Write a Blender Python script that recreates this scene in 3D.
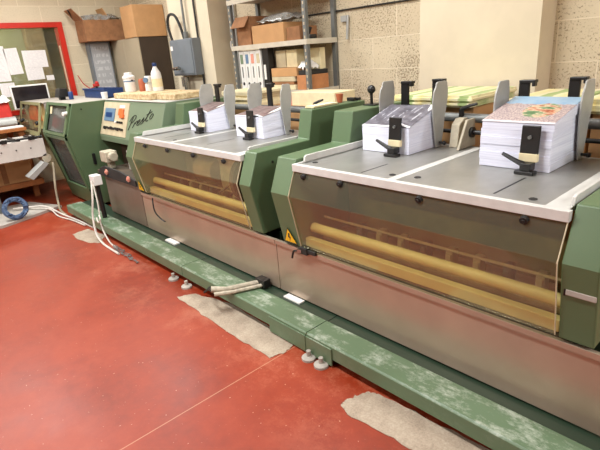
import bpy, math, random
from mathutils import Vector, Matrix
random.seed(7)
S = bpy.context.scene
for o in list(bpy.data.objects): bpy.data.objects.remove(o)
C = S.collection
R = math.radians

# ---------------- camera ----------------
cam = bpy.data.cameras.new('camera'); co = bpy.data.objects.new('camera', cam); C.objects.link(co)
F, YAW, PIT, ROL = 476.53, 0.8538233, 0.3468462, -0.0778568
cam.sensor_fit = 'HORIZONTAL'; cam.sensor_width = 36; cam.lens = 36 * F / 600; cam.clip_start = .02
fw = Vector((-math.sin(YAW)*math.cos(PIT), math.cos(YAW)*math.cos(PIT), -math.sin(PIT)))
rt = Vector((math.cos(YAW), math.sin(YAW), 0)); up = rt.cross(fw)
r2 = rt*math.cos(ROL) + up*math.sin(ROL); u2 = -rt*math.sin(ROL) + up*math.cos(ROL)
m = Matrix((r2, u2, -fw)).transposed().to_4x4(); m.translation = Vector((0, 0, 1.5)); co.matrix_world = m
S.camera = co
# ---------------- world, lights, exposure ----------------
w = bpy.data.worlds.new('world'); S.world = w; w.use_nodes = True
w.node_tree.nodes['Background'].inputs[0].default_value = (1, .95, .88, 1)
w.node_tree.nodes['Background'].inputs[1].default_value = .3
S.view_settings.view_transform = 'Standard'; S.view_settings.look = 'None'
S.view_settings.exposure = .12; S.view_settings.gamma = 1; S.view_settings.use_curve_mapping = False
def area(name, loc, sx, sy, power, col=(.97, 1, .985), rot=(0, 0, 0)):
    l = bpy.data.lights.new(name, 'AREA'); l.shape = 'RECTANGLE'; l.size = sx; l.size_y = sy; l.energy = power; l.color = col
    o = bpy.data.objects.new(name, l); C.objects.link(o); o.location = loc; o.rotation_euler = rot
    return o
LAMPS = [(2.4, .6, 95), (2.4, 2.4, 70), (-2.15, .5, 92), (-5.6, .5, 84), (-2.15, 2.2, 34), (-5.6, 2.2, 40), (-2.6, -2.2, 95), (-5.8, -2.2, 70)]
for x, y, p in LAMPS: area('ceiling_lamp_light', (x, y, 3.03), 1.5, .22, p)

# ---------------- material helpers ----------------
def new_mat(name):
    m = bpy.data.materials.new(name); m.use_nodes = True
    nt = m.node_tree; b = nt.nodes['Principled BSDF']
    return m, nt, b
def sr(r, g, b):
    f = lambda c: ((c/255 + .055)/1.055)**2.4 if c > 10 else c/255/12.92
    return (f(r), f(g), f(b), 1)
def N(nt, t, **k):
    n = nt.nodes.new(t)
    for a, v in k.items():
        if a.startswith('i_'): n.inputs[a[2:].replace('_', ' ')].default_value = v
        elif a[0] == 'n' and a[1:].isdigit(): n.inputs[int(a[1:])].default_value = v
        else: setattr(n, a, v)
    return n
def ramp(nt, stops, src, interp='LINEAR'):
    n = nt.nodes.new('ShaderNodeValToRGB'); n.color_ramp.interpolation = interp
    e = n.color_ramp.elements
    while len(e) < len(stops): e.new(.5)
    for q, (p, c) in zip(e, stops): q.position = p; q.color = c
    nt.links.new(src, n.inputs[0]); return n
def mix(nt, a, b, fac, mode='MIX'):
    n = nt.nodes.new('ShaderNodeMix'); n.data_type = 'RGBA'; n.blend_type = mode
    for s, i in ((fac, 0), (a, 6), (b, 7)):
        if hasattr(s, 'default_value') or hasattr(s, 'links'): nt.links.new(s, n.inputs[i])
        else: n.inputs[i].default_value = s
    return n.outputs[2]
def mathn(nt, op, a, b=None, c=None):
    n = nt.nodes.new('ShaderNodeMath'); n.operation = op
    for i, s in enumerate((a, b, c)):
        if s is None: continue
        if hasattr(s, 'links'): nt.links.new(s, n.inputs[i])
        else: n.inputs[i].default_value = s
    return n.outputs[0]
def geo_pos(nt):
    return nt.nodes.new('ShaderNodeNewGeometry').outputs['Position']
def noise(nt, scale, detail=4, rough=.6, vec=None, stretch=None):
    n = N(nt, 'ShaderNodeTexNoise'); n.inputs['Scale'].default_value = scale
    n.inputs['Detail'].default_value = detail; n.inputs['Roughness'].default_value = rough
    v = vec or geo_pos(nt)
    if stretch:
        mp = nt.nodes.new('ShaderNodeMapping'); mp.inputs['Scale'].default_value = stretch; nt.links.new(v, mp.inputs[0]); v = mp.outputs[0]
    nt.links.new(v, n.inputs['Vector']); return n.outputs['Fac']
def bump(nt, b, src, strength=.3, dist=.01):
    n = nt.nodes.new('ShaderNodeBump'); n.inputs['Strength'].default_value = strength; n.inputs['Distance'].default_value = dist
    nt.links.new(src, n.inputs['Height']); nt.links.new(n.outputs[0], b.inputs['Normal'])
def simple(name, c, rough=.5, metal=0, var=.12, scale=9, c2=None, bmp=0, spec=None):
    m, nt, b = new_mat(name); col = sr(*c)
    d = sr(*c2) if c2 else tuple(v*(1-var*2) for v in col[:3]) + (1,)
    f = noise(nt, scale)
    r = ramp(nt, [(.35, d), (.65, col)], f); nt.links.new(r.outputs[0], b.inputs['Base Color'])
    b.inputs['Roughness'].default_value = rough; b.inputs['Metallic'].default_value = metal
    if spec is not None: b.inputs['Specular IOR Level'].default_value = spec
    if bmp: bump(nt, b, noise(nt, scale*12), bmp, .002)
    return m
def block_wall(name, axis):
    m, nt, b = new_mat(name); P = geo_pos(nt)
    sp = nt.nodes.new('ShaderNodeSeparateXYZ'); nt.links.new(P, sp.inputs[0])
    u = mathn(nt, 'ADD', sp.outputs[axis], .298 if axis == 0 else .1); v = mathn(nt, 'SUBTRACT', sp.outputs[2], .033)
    cb = nt.nodes.new('ShaderNodeCombineXYZ'); nt.links.new(u, cb.inputs[0]); nt.links.new(v, cb.inputs[1])
    br = nt.nodes.new('ShaderNodeTexBrick'); nt.links.new(cb.outputs[0], br.inputs[0])
    br.inputs['Scale'].default_value = 1; br.inputs['Brick Width'].default_value = .512; br.inputs['Row Height'].default_value = .256
    br.inputs['Mortar Size'].default_value = .0045; br.inputs['Mortar Smooth'].default_value = .3
    br.inputs['Color1'].default_value = sr(214, 200, 172); br.inputs['Color2'].default_value = sr(205, 189, 160); br.inputs['Mortar'].default_value = sr(228, 214, 188)
    pits = noise(nt, 70, 3, .7); reg = noise(nt, 2.2, 2)
    thr = ramp(nt, [(.54, (0, 0, 0, 1)), (.62, (1, 1, 1, 1))], mathn(nt, 'ADD', pits, mathn(nt, 'MULTIPLY', mathn(nt, 'SUBTRACT', reg, .5), .35)))
    fac = mathn(nt, 'MULTIPLY', thr.outputs[0], mathn(nt, 'SUBTRACT', 1, br.outputs['Fac']))
    col = mix(nt, br.outputs['Color'], sr(128, 106, 80), mathn(nt, 'MULTIPLY', fac, .8 if axis == 0 else .12))
    nt.links.new(col, b.inputs['Base Color']); b.inputs['Roughness'].default_value = .7
    h = mathn(nt, 'SUBTRACT', mathn(nt, 'MULTIPLY', br.outputs['Fac'], .6), mathn(nt, 'MULTIPLY', thr.outputs[0], .8))
    bump(nt, b, h, .5, .006); return m

M = {}
M['block'] = block_wall('painted_blockwork', 0)
M['block_side'] = block_wall('painted_blockwork_side', 1)
M['plaster'] = simple('cream_plaster', (216, 202, 176), .75, 0, .05, 3, bmp=.1)
M['ceiling'] = simple('ceiling_paint', (225, 218, 205), .9, 0, .03, 2)
M['red_paint'] = simple('red_gloss_paint', (196, 40, 26), .3, 0, .08, 6)
# green machine enamel
def green(name, c, dusty=0):
    m, nt, b = new_mat(name); P = geo_pos(nt)
    f = noise(nt, 5); col = mix(nt, sr(*c), tuple(v*.8 for v in sr(*c)[:3]) + (1,), f)
    if dusty:
        d1 = noise(nt, 6, 8, .75, stretch=(1, 2.2, 1)); d2 = noise(nt, 45, 5, .75)
        s = mathn(nt, 'ADD', mathn(nt, 'MULTIPLY', d1, .75), mathn(nt, 'MULTIPLY', d2, .25))
        r = ramp(nt, [(.50, (0, 0, 0, 1)), (.66, (1, 1, 1, 1))], s)
        nrm = nt.nodes.new('ShaderNodeSeparateXYZ'); nt.links.new(nt.nodes.new('ShaderNodeNewGeometry').outputs['True Normal'], nrm.inputs[0])
        up_ = mathn(nt, 'MAXIMUM', nrm.outputs[2], .12)
        col = mix(nt, col, sr(196, 202, 188), mathn(nt, 'MULTIPLY', mathn(nt, 'MULTIPLY', r.outputs[0], up_), dusty))
    nt.links.new(col, b.inputs['Base Color']); b.inputs['Roughness'].default_value = .38
    bump(nt, b, noise(nt, 220, 2), .08, .001); return m
M['green'] = green('green_enamel', (92, 115, 82))
M['green_rail'] = green('green_rail_enamel', (98, 121, 92), .8)
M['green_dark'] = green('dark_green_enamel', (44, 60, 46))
M['green_grey'] = green('grey_green_enamel', (122, 140, 114))
M['trim'] = simple('off_white_trim', (206, 205, 200), .4, 0, .06, 14)
M['cream'] = simple('cream_enamel', (206, 192, 160), .45, 0, .1, 8)
M['black'] = simple('black_plastic', (24, 23, 23), .4, 0, .1, 20)
M['rubber'] = simple('dark_rubber', (38, 36, 34), .7)
M['grey_plastic'] = simple('grey_guide_metal', (176, 176, 172), .42, .25, .06, 12)
M['steel'] = simple('brushed_steel_rod', (170, 168, 160), .25, .9, .05, 30)
M['casting'] = simple('beige_casting', (190, 180, 158), .6, 0, .1, 25, bmp=.2)
M['interior'] = simple('machine_interior', (166, 140, 100), .7, 0, .2, 6)
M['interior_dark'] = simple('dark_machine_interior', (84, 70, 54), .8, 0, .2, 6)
M['yellow_bar'] = simple('pale_yellow_rail', (190, 174, 126), .5, 0, .08, 6)
M['grey_brown'] = simple('grey_brown_sheet', (128, 112, 98), .35, .3, .08, 4)
M['green_inner'] = simple('olive_brown_inner_panel', (142, 122, 80), .6, 0, .25, 2.5)
m, nt, b = new_mat('slotted_hole_row'); sp = nt.nodes.new('ShaderNodeSeparateXYZ'); nt.links.new(geo_pos(nt), sp.inputs[0])
k_ = mathn(nt, 'LESS_THAN', mathn(nt, 'FRACT', mathn(nt, 'MULTIPLY', sp.outputs[2], 18)), .42)
nt.links.new(mix(nt, sr(120, 122, 120), sr(196, 180, 150), k_), b.inputs['Base Color']); b.inputs['Roughness'].default_value = .6; M['slots'] = m
M['cardboard'] = simple('brown_cardboard', (196, 150, 102), .85, 0, .05, 10)
M['cardboard_dark'] = simple('worn_cardboard', (160, 112, 74), .85, 0, .15, 12)
M['white'] = simple('white_plastic', (232, 230, 226), .4, 0, .03, 10)
M['blue'] = simple('blue_plastic', (26, 58, 112), .4, 0, .12, 14)
M['wood'] = simple('brown_bench_wood', (166, 98, 46), .55, 0, .15, 7)
M['pine'] = simple('pale_pallet_wood', (200, 168, 118), .8, 0, .12, 12)
M['grey_metal'] = simple('grey_slotted_steel', (120, 122, 120), .5, .5, .08, 15)
M['shelf'] = simple('pale_shelf_board', (205, 196, 178), .6, 0, .06, 10)
M['elec'] = simple('grey_electrical_enamel', (112, 118, 124), .5, 0, .06, 5)
M['locker_front'] = simple('taupe_cupboard_door', (178, 164, 138), .55, 0, .04, 4)
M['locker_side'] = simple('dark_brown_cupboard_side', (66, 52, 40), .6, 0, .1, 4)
M['yellow'] = simple('yellow_warning_vinyl', (246, 196, 30), .4, 0, .03, 10)
M['orange'] = simple('orange_plastic', (222, 110, 50), .5, 0, .08, 10)
M['orange_card'] = simple('orange_brown_card', (196, 132, 84), .7, 0, .12, 10)
M['red_soft'] = simple('red_fabric', (190, 42, 32), .8, 0, .12, 14)
M['blue_panel'] = simple('blue_display', (104, 132, 160), .3, 0, .05, 30)
M['screen'] = simple('dark_screen', (34, 28, 30), .15, 0, .05, 3)
M['olive'] = simple('olive_room_paint', (140, 136, 96), .8, 0, .06, 2)
M['cream_paper'] = simple('cream_paper', (232, 218, 178), .8, 0, .06, 20)
M['pink'] = simple('pink_card', (222, 150, 130), .8, 0, .08, 20)
M['brown_cup'] = simple('terracotta_plastic', (176, 92, 58), .6, 0, .08, 20)
M['grey_board'] = simple('grey_board', (176, 168, 158), .7, 0, .12, 7)
M['conv'] = simple('conveyor_white_enamel', (206, 200, 192), .45, 0, .06, 8)
# red floor
m, nt, b = new_mat('red_painted_concrete'); P = geo_pos(nt)
big = noise(nt, 1.3, 5, .6); sm = noise(nt, 14, 6, .7); fine = noise(nt, 90, 3, .7)
c = ramp(nt, [(.3, sr(108, 32, 12)), (.5, sr(136, 45, 16)), (.7, sr(152, 57, 24))], mathn(nt, 'ADD', mathn(nt, 'MULTIPLY', big, .7), mathn(nt, 'MULTIPLY', sm, .3))).outputs[0]
sx = nt.nodes.new('ShaderNodeSeparateXYZ'); nt.links.new(P, sx.inputs[0])
near = N(nt, 'ShaderNodeMapRange', n1=.85, n2=1.4); nt.links.new(sx.outputs[1], near.inputs[0])
dust = ramp(nt, [(.50, (0, 0, 0, 1)), (.74, (1, 1, 1, 1))], mathn(nt, 'ADD', mathn(nt, 'MULTIPLY', noise(nt, 3.5, 8, .75), .8), mathn(nt, 'MULTIPLY', fine, .2)))
c = mix(nt, c, sr(184, 122, 96), mathn(nt, 'MULTIPLY', dust.outputs[0], mathn(nt, 'ADD', mathn(nt, 'MULTIPLY', near.outputs[0], .75), .06)))
spk = ramp(nt, [(.72, (0, 0, 0, 1)), (.76, (1, 1, 1, 1))], noise(nt, 75, 2, .5))
c = mix(nt, c, sr(215, 190, 165), mathn(nt, 'MULTIPLY', spk.outputs[0], .7))
jn = mathn(nt, 'LESS_THAN', mathn(nt, 'ABSOLUTE', mathn(nt, 'ADD', sx.outputs[0], 1.722)), .0025)
c = mix(nt, c, sr(190, 150, 120), mathn(nt, 'MULTIPLY', jn, .5))
nt.links.new(c, b.inputs['Base Color']); b.inputs['Roughness'].default_value = .34
rr = ramp(nt, [(.3, (.34, .34, .34, 1)), (.7, (.5, .5, .5, 1))], big); nt.links.new(rr.outputs[0], b.inputs['Roughness'])
bump(nt, b, noise(nt, 9, 4), .12, .01); M['floor'] = m
# bare concrete
m, nt, b = new_mat('bare_concrete')
c = ramp(nt, [(.3, sr(128, 112, 96)), (.5, sr(158, 142, 124)), (.72, sr(182, 168, 148))], mathn(nt, 'ADD', mathn(nt, 'MULTIPLY', noise(nt, 8, 6), .55), mathn(nt, 'MULTIPLY', noise(nt, 120, 3), .45)))
nt.links.new(c.outputs[0], b.inputs['Base Color']); b.inputs['Roughness'].default_value = .85
bump(nt, b, noise(nt, 60, 5), .5, .004); M['concrete'] = m
# steel table
m, nt, b = new_mat('worn_steel_table')
c = ramp(nt, [(.3, sr(148, 147, 143)), (.7, sr(172, 171, 167))], noise(nt, 5, 6, .65, stretch=(1, .5, 1)))
nt.links.new(c.outputs[0], b.inputs['Base Color']); b.inputs['Metallic'].default_value = .6
r = ramp(nt, [(.35, (.34, .34, .34, 1)), (.65, (.44, .44, .44, 1))], noise(nt, 3, 3)); nt.links.new(r.outputs[0], b.inputs['Roughness'])
M['table'] = m
# skirt
m, nt, b = new_mat('skirt_sheet_metal')
c = ramp(nt, [(.3, sr(168, 150, 132)), (.7, sr(182, 164, 144))], noise(nt, 3, 3))
nt.links.new(c.outputs[0], b.inputs['Base Color']); b.inputs['Metallic'].default_value = .5; b.inputs['Roughness'].default_value = .28
M['skirt'] = m
# tinted sheets
def tinted(name, col, gl=.12, rough=.06, haze=.1, hz=.75):
    m, nt, b = new_mat(name); nt.nodes.remove(b); out = nt.nodes['Material Output']
    t = nt.nodes.new('ShaderNodeBsdfTransparent'); t.inputs[0].default_value = col
    d = nt.nodes.new('ShaderNodeBsdfDiffuse'); d.inputs[0].default_value = tuple(min(1, v*hz) for v in col[:3]) + (1,)
    g = nt.nodes.new('ShaderNodeBsdfGlossy'); g.inputs['Roughness'].default_value = rough
    fr = nt.nodes.new('ShaderNodeFresnel'); fr.inputs[0].default_value = 1.5
    a = nt.nodes.new('ShaderNodeMixShader'); a.inputs[0].default_value = haze
    nt.links.new(t.outputs[0], a.inputs[1]); nt.links.new(d.outputs[0], a.inputs[2])
    s = nt.nodes.new('ShaderNodeMixShader'); nt.links.new(mathn(nt, 'MULTIPLY', fr.outputs[0], gl/.04*.5), s.inputs[0])
    nt.links.new(a.outputs[0], s.inputs[1]); nt.links.new(g.outputs[0], s.inputs[2]); nt.links.new(s.outputs[0], out.inputs[0])
    return m
M['amber'] = tinted('amber_acrylic', (.98, .962, .81, 1), .016, .07, .04)
M['smoke'] = tinted('smoked_acrylic', (.8, .8, .72, 1), .04, .1, .55, .2)
M['clear'] = tinted('clear_plastic', (.95, .95, .92, 1), .05, .2, .25)
M['glass'] = tinted('window_glass', (.9, .92, .86, 1), .1, .02, .03)
# paper edges
m, nt, b = new_mat('paper_stack_edges'); P = geo_pos(nt)
f = noise(nt, 1, 3, .8, stretch=(2, 2, 200)); c = ramp(nt, [(.3, sr(204, 206, 226)), (.6, sr(228, 230, 244))], f)
nt.links.new(c.outputs[0], b.inputs['Base Color']); b.inputs['Roughness'].default_value = .8; M['paper_edge'] = m
def printed(name, bg, ink, rows=26, wd=.35):
    m, nt, b = new_mat(name); P = nt.nodes.new('ShaderNodeTexCoord').outputs['UV']
    sp = nt.nodes.new('ShaderNodeSeparateXYZ'); nt.links.new(P, sp.inputs[0])
    v = mathn(nt, 'FRACT', mathn(nt, 'MULTIPLY', sp.outputs[1], rows)); line = mathn(nt, 'LESS_THAN', v, wd)
    n = N(nt, 'ShaderNodeTexNoise'); n.inputs['Scale'].default_value = 9; nt.links.new(P, n.inputs[0])
    gap = mathn(nt, 'GREATER_THAN', n.outputs['Fac'], .47)
    inx = mathn(nt, 'MULTIPLY', mathn(nt, 'GREATER_THAN', sp.outputs[0], .1), mathn(nt, 'LESS_THAN', sp.outputs[0], .9))
    f = mathn(nt, 'MULTIPLY', mathn(nt, 'MULTIPLY', line, gap), inx)
    nt.links.new(mix(nt, sr(*bg), sr(*ink), mathn(nt, 'MULTIPLY', f, .6)), b.inputs['Base Color']); b.inputs['Roughness'].default_value = .7
    return m
M['notice'] = printed('printed_notice', (226, 222, 220), (186, 184, 188))
M['notice_grey'] = printed('grey_printed_poster', (168, 168, 170), (205, 205, 205), 8, .5)
# cover with blue sky band, peach text block and green brown picture
m, nt, b = new_mat('colour_printed_cover'); P = nt.nodes.new('ShaderNodeTexCoord').outputs['UV']
sp = nt.nodes.new('ShaderNodeSeparateXYZ'); nt.links.new(P, sp.inputs[0]); U, V = sp.outputs[0], sp.outputs[1]
def uvn(s, d=4, st=None):
    return noise(nt, s, d, .6, P, st)
peach = mix(nt, sr(192, 176, 170), sr(144, 126, 132), ramp(nt, [(.45, (0, 0, 0, 1)), (.55, (1, 1, 1, 1))], uvn(34, 3)).outputs[0])
sky = mix(nt, sr(86, 150, 196), sr(186, 200, 206), uvn(5))
pict = ramp(nt, [(.36, sr(70, 110, 70)), (.46, sr(120, 150, 110)), (.52, sr(214, 186, 160)), (.6, sr(176, 96, 62)), (.7, sr(120, 74, 56))], uvn(4.5, 3, (1, 2.2, 1))).outputs[0]
c = mix(nt, peach, sky, mathn(nt, 'GREATER_THAN', mathn(nt, 'ADD', V, mathn(nt, 'MULTIPLY', uvn(4), .25)), .82))
dx = mathn(nt, 'DIVIDE', mathn(nt, 'SUBTRACT', U, .64), .25); dy = mathn(nt, 'DIVIDE', mathn(nt, 'SUBTRACT', V, .46), .28)
rad = mathn(nt, 'ADD', mathn(nt, 'ADD', mathn(nt, 'MULTIPLY', dx, dx), mathn(nt, 'MULTIPLY', dy, dy)), mathn(nt, 'MULTIPLY', uvn(6), .5))
c = mix(nt, c, pict, mathn(nt, 'LESS_THAN', rad, 1.15))
rim = mathn(nt, 'LESS_THAN', V, .05)
c = mix(nt, c, sr(226, 222, 228), rim)
nt.links.new(c, b.inputs['Base Color']); b.inputs['Roughness'].default_value = .35; M['cover_colour'] = m
def grey_cover(name, a, bcol, text):
    m, nt, b = new_mat(name); P = nt.nodes.new('ShaderNodeTexCoord').outputs['UV']
    sp = nt.nodes.new('ShaderNodeSeparateXYZ'); nt.links.new(P, sp.inputs[0]); U, V = sp.outputs[0], sp.outputs[1]
    n1 = noise(nt, 5, 4, .6, P); c = mix(nt, sr(*a), sr(*bcol), ramp(nt, [(.4, (0, 0, 0, 1)), (.6, (1, 1, 1, 1))], n1).outputs[0])
    ln = mathn(nt, 'LESS_THAN', mathn(nt, 'FRACT', mathn(nt, 'MULTIPLY', U, 8)), .22)
    g = mathn(nt, 'GREATER_THAN', noise(nt, 6, 2, .5, P, (1, .7, 1)), .5)
    inn = mathn(nt, 'MULTIPLY', mathn(nt, 'GREATER_THAN', V, .25), mathn(nt, 'LESS_THAN', V, .88))
    c = mix(nt, c, sr(*text), mathn(nt, 'MULTIPLY', mathn(nt, 'MULTIPLY', ln, g), inn))
    nt.links.new(mix(nt, c, sr(228, 228, 234), mathn(nt, 'LESS_THAN', V, .06)), b.inputs['Base Color']); b.inputs['Roughness'].default_value = .4
    return m
M['cover_grey'] = grey_cover('grey_printed_cover', (84, 82, 92), (116, 114, 124), (176, 176, 184))
M['cover_mauve'] = grey_cover('mauve_printed_cover', (112, 92, 92), (140, 120, 116), (70, 62, 66))
# green and yellow sheets
m, nt, b = new_mat('green_yellow_printed_sheets'); P = geo_pos(nt); sp = nt.nodes.new('ShaderNodeSeparateXYZ'); nt.links.new(P, sp.inputs[0])
st = mathn(nt, 'FRACT', mathn(nt, 'ADD', mathn(nt, 'MULTIPLY', sp.outputs[0], 5.2), mathn(nt, 'MULTIPLY', noise(nt, 6), .3)))
c = ramp(nt, [(0, sr(212, 202, 150)), (.3, sr(220, 212, 178)), (.36, sr(150, 170, 108)), (.62, sr(166, 182, 124)), (.68, sr(232, 224, 186)), (1, sr(222, 206, 140))], st)
nt.links.new(c.outputs[0], b.inputs['Base Color']); b.inputs['Roughness'].default_value = .6; M['green_yellow'] = m
M['bundle'] = simple('wrapped_paper_bundle', (222, 202, 160), .6, 0, .14, 30, c2=(176, 146, 104))

# ---------------- mesh helpers ----------------
class MB:
    def __init__(s): s.v = []; s.f = []; s.uv = None
    def box(s, x0, x1, y0, y1, z0, z1):
        n = len(s.v)
        s.v += [(x0,y0,z0),(x1,y0,z0),(x1,y1,z0),(x0,y1,z0),(x0,y0,z1),(x1,y0,z1),(x1,y1,z1),(x0,y1,z1)]
        s.f += [tuple(n+i for i in q) for q in ((0,3,2,1),(4,5,6,7),(0,1,5,4),(1,2,6,5),(2,3,7,6),(3,0,4,7))]; return s
    def prism(s, pts, a, b, axis=0):
        n = len(s.v); k = len(pts)
        def P(p, t): return (t, p[0], p[1]) if axis == 0 else ((p[0], t, p[1]) if axis == 1 else (p[0], p[1], t))
        s.v += [P(p, a) for p in pts] + [P(p, b) for p in pts]
        s.f += [tuple(range(n, n+k)), tuple(range(n+2*k-1, n+k-1, -1))]
        s.f += [(n+i, n+k+i, n+k+(i+1) % k, n+(i+1) % k) for i in range(k)]; return s
    def sheet(s, pts, a, b, t, axis=0):   # bent sheet of thickness t following an open profile
        q = []
        for i, p in enumerate(pts):
            d = Vector(pts[min(i+1, len(pts)-1)]) - Vector(pts[max(i-1, 0)]); d.normalize(); q.append((p[0]-d.y*t, p[1]+d.x*t))
        for i in range(len(pts)-1): s.prism([pts[i], pts[i+1], q[i+1], q[i]], a, b, axis)
        return s
    def tube(s, pts, r, n=8, cap=True):
        pts = [Vector(p) for p in pts]; b = len(s.v); K = len(pts); pn = None
        rs = r if isinstance(r, (list, tuple)) else [r]*K
        for i, p in enumerate(pts):
            d = (pts[min(i+1, K-1)] - pts[max(i-1, 0)]).normalized()
            if pn is None:
                pn = d.orthogonal().normalized()
            else:
                pn = (pn - d*pn.dot(d)); pn = pn.normalized() if pn.length > 1e-6 else d.orthogonal().normalized()
            q = d.cross(pn)
            for k in range(n):
                a = 2*math.pi*k/n; s.v.append(tuple(p + (pn*math.cos(a) + q*math.sin(a))*rs[i]))
        for i in range(K-1):
            for k in range(n):
                s.f.append((b+i*n+k, b+i*n+(k+1) % n, b+(i+1)*n+(k+1) % n, b+(i+1)*n+k))
        if cap: s.f += [tuple(b+k for k in range(n-1, -1, -1)), tuple(b+(K-1)*n+k for k in range(n))]
        return s
    def lathe(s, c, prof, n=20):
        b = len(s.v)
        for r, z in prof:
            for k in range(n):
                a = 2*math.pi*k/n; s.v.append((c[0]+r*math.cos(a), c[1]+r*math.sin(a), c[2]+z))
        K = len(prof)
        for i in range(K-1):
            for k in range(n): s.f.append((b+i*n+k, b+i*n+(k+1) % n, b+(i+1)*n+(k+1) % n, b+(i+1)*n+k))
        s.f += [tuple(b+k for k in range(n-1, -1, -1)), tuple(b+(K-1)*n+k for k in range(n))]; return s
    def ball(s, c, r, n=12):
        return s.lathe(c, [(max(1e-4, r*math.sin(math.pi*i/8)), -r*math.cos(math.pi*i/8)) for i in range(9)], n)
    def grid(s, fn, nu, nv, t=.001):  # surface fn(u,v) with thickness, uv mapped
        s.uv = {}
        for side in (0, 1):
            b = len(s.v)
            for j in range(nv+1):
                for i in range(nu+1):
                    p = Vector(fn(i/nu, j/nv)); p.z -= t*side; s.uv[len(s.v)] = (i/nu, j/nv); s.v.append(tuple(p))
            for j in range(nv):
                for i in range(nu):
                    q = (b+j*(nu+1)+i, b+j*(nu+1)+i+1, b+(j+1)*(nu+1)+i+1, b+(j+1)*(nu+1)+i)
                    s.f.append(q if side == 0 else q[::-1])
        n0 = 0; n1 = (nu+1)*(nv+1)
        ring = [i for i in range(nu+1)] + [j*(nu+1)+nu for j in range(1, nv+1)] + [nv*(nu+1)+i for i in range(nu-1, -1, -1)] + [j*(nu+1) for j in range(nv-1, 0, -1)]
        for a, b2 in zip(ring, ring[1:]+ring[:1]): s.f.append((a, n1+a, n1+b2, b2))
        return s
def smooth_path(pts, k=6):
    P = [Vector(p) for p in pts]; out = []
    for i in range(len(P)-1):
        a, b, c, d = P[max(i-1, 0)], P[i], P[i+1], P[min(i+2, len(P)-1)]
        for j in range(k):
            t = j/k; out.append(.5*((2*b) + (c-a)*t + (2*a-5*b+4*c-d)*t*t + (3*b-a-3*c+d)*t**3))
    out.append(P[-1]); return out
def obj(name, mb, mat, parent=None, bev=0, smooth=False):
    me = bpy.data.meshes.new(name)
    vs = mb.v
    if parent is None:
        xs, ys, zs = zip(*vs); org = Vector(((min(xs)+max(xs))/2, (min(ys)+max(ys))/2, min(zs)))
    else:
        org = Vector((0, 0, 0)); p = parent
        while p: org += p.location; p = p.parent
    me.from_pydata([tuple(Vector(v)-org) for v in vs], [], mb.f); me.materials.append(M[mat] if isinstance(mat, str) else mat)
    if mb.uv:
        uv = me.uv_layers.new(name='uv')
        for l in me.loops: uv.data[l.index].uv = mb.uv[l.vertex_index]
    me.validate(); me.update()
    import bmesh
    bm = bmesh.new(); bm.from_mesh(me); bmesh.ops.recalc_face_normals(bm, faces=bm.faces); bm.to_mesh(me); bm.free()
    if smooth:
        for p in me.polygons: p.use_smooth = True
        me.set_sharp_from_angle(angle=R(40))
    o = bpy.data.objects.new(name, me); C.objects.link(o)
    if parent is None: o.location = org
    else: o.parent = parent
    if bev:
        b = o.modifiers.new('bevel', 'BEVEL'); b.width = bev; b.segments = 2; b.limit_method = 'ANGLE'; b.angle_limit = R(35)
    return o
def tag(o, label, cat, group=None):
    o['label'] = label; o['category'] = cat
    if group: o['group'] = group
    return o
def thing(name, label, cat, loc, group=None):
    o = bpy.data.objects.new(name, None); C.objects.link(o); o.location = loc; o.empty_display_size = .05
    return tag(o, label, cat, group)
def struct(name, mb, mat, parent=None):
    o = obj(name, mb, mat, parent)
    if parent is None: o['kind'] = 'structure'
    return o
def B(*a): return MB().box(*a)

# ---------------- the room ----------------
struct('floor', B(-7.5, 5.6, -6.2, 3.5, -.1, 0), 'floor')
struct('ceiling', B(-7.5, 5.6, -6.2, 3.5, 3.1, 3.2), 'ceiling')
struct('wall_back', B(-7.7, 5.6, 3.5, 3.7, 0, 3.1), 'block')
struct('wall_right', B(5.6, 5.8, -6.2, 3.7, 0, 3.1), 'block_side')
struct('wall_front', B(-7.7, 5.8, -6.4, -6.2, 0, 3.1), 'block')
wl = MB(); WY0, WY1, WZ0, WZ1 = .35, 2.44, .98, 2.135
wl.box(-7.7, -7.5, -6.2, WY0, 0, 3.1); wl.box(-7.7, -7.5, WY1, 3.5, 0, 3.1); wl.box(-7.7, -7.5, WY0, WY1, 0, WZ0); wl.box(-7.7, -7.5, WY0, WY1, WZ1, 3.1)
struct('wall_left', wl, 'block_side')
struct('trim_1', B(-2.225, -1.345, 3.28, 3.5, 0, 3.1), 'plaster')
struct('trim_2', B(-5.86, -4.96, 3.21, 3.5, 0, 3.1), 'plaster')
# window to the neighbouring office
win = MB(); fx0, fx1 = -7.62, -7.47
win.box(fx0, fx1, WY0, WY1, WZ1-.065, WZ1); win.box(fx0, fx1, WY0, WY1, WZ0, WZ0+.06)
win.box(fx0, fx1, WY0, WY0+.06, WZ0+.06, WZ1-.065); win.box(fx0, fx1, WY1-.07, WY1, WZ0+.06, WZ1-.065)
wo = struct('window_1', win, 'red_paint')
obj('window_pane', B(-7.56, -7.553, WY0+.06, WY1-.07, WZ0+.06, WZ1-.065), 'glass', wo)
obj('inner_bead', B(-7.545, -7.53, WY1-.085, WY1-.07, WZ0+.06, WZ1-.3), 'cream', wo)
off = MB(); off.box(-9.3, -9.2, -.6, 3.4, 0, 2.6); off.box(-9.2, -7.7, 3.3, 3.4, 0, 2.6); off.box(-9.2, -7.7, -.6, -.5, 0, 2.6); off.box(-9.2, -7.7, -.5, 3.3, 2.6, 2.7); off.box(-9.2, -7.7, -.5, 3.3, -.1, 0)
struct('wall_office', off, 'olive')
obj('office_pillar', B(-9.2, -9.0, 2.35, 2.62, 0, 2.6), 'interior', bpy.data.objects['wall_office'])
area('office_fill_light', (-8.4, 1.6, 2.55), .6, .6, 42)  # added fill light, no fitting; brightens the room behind the window
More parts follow.
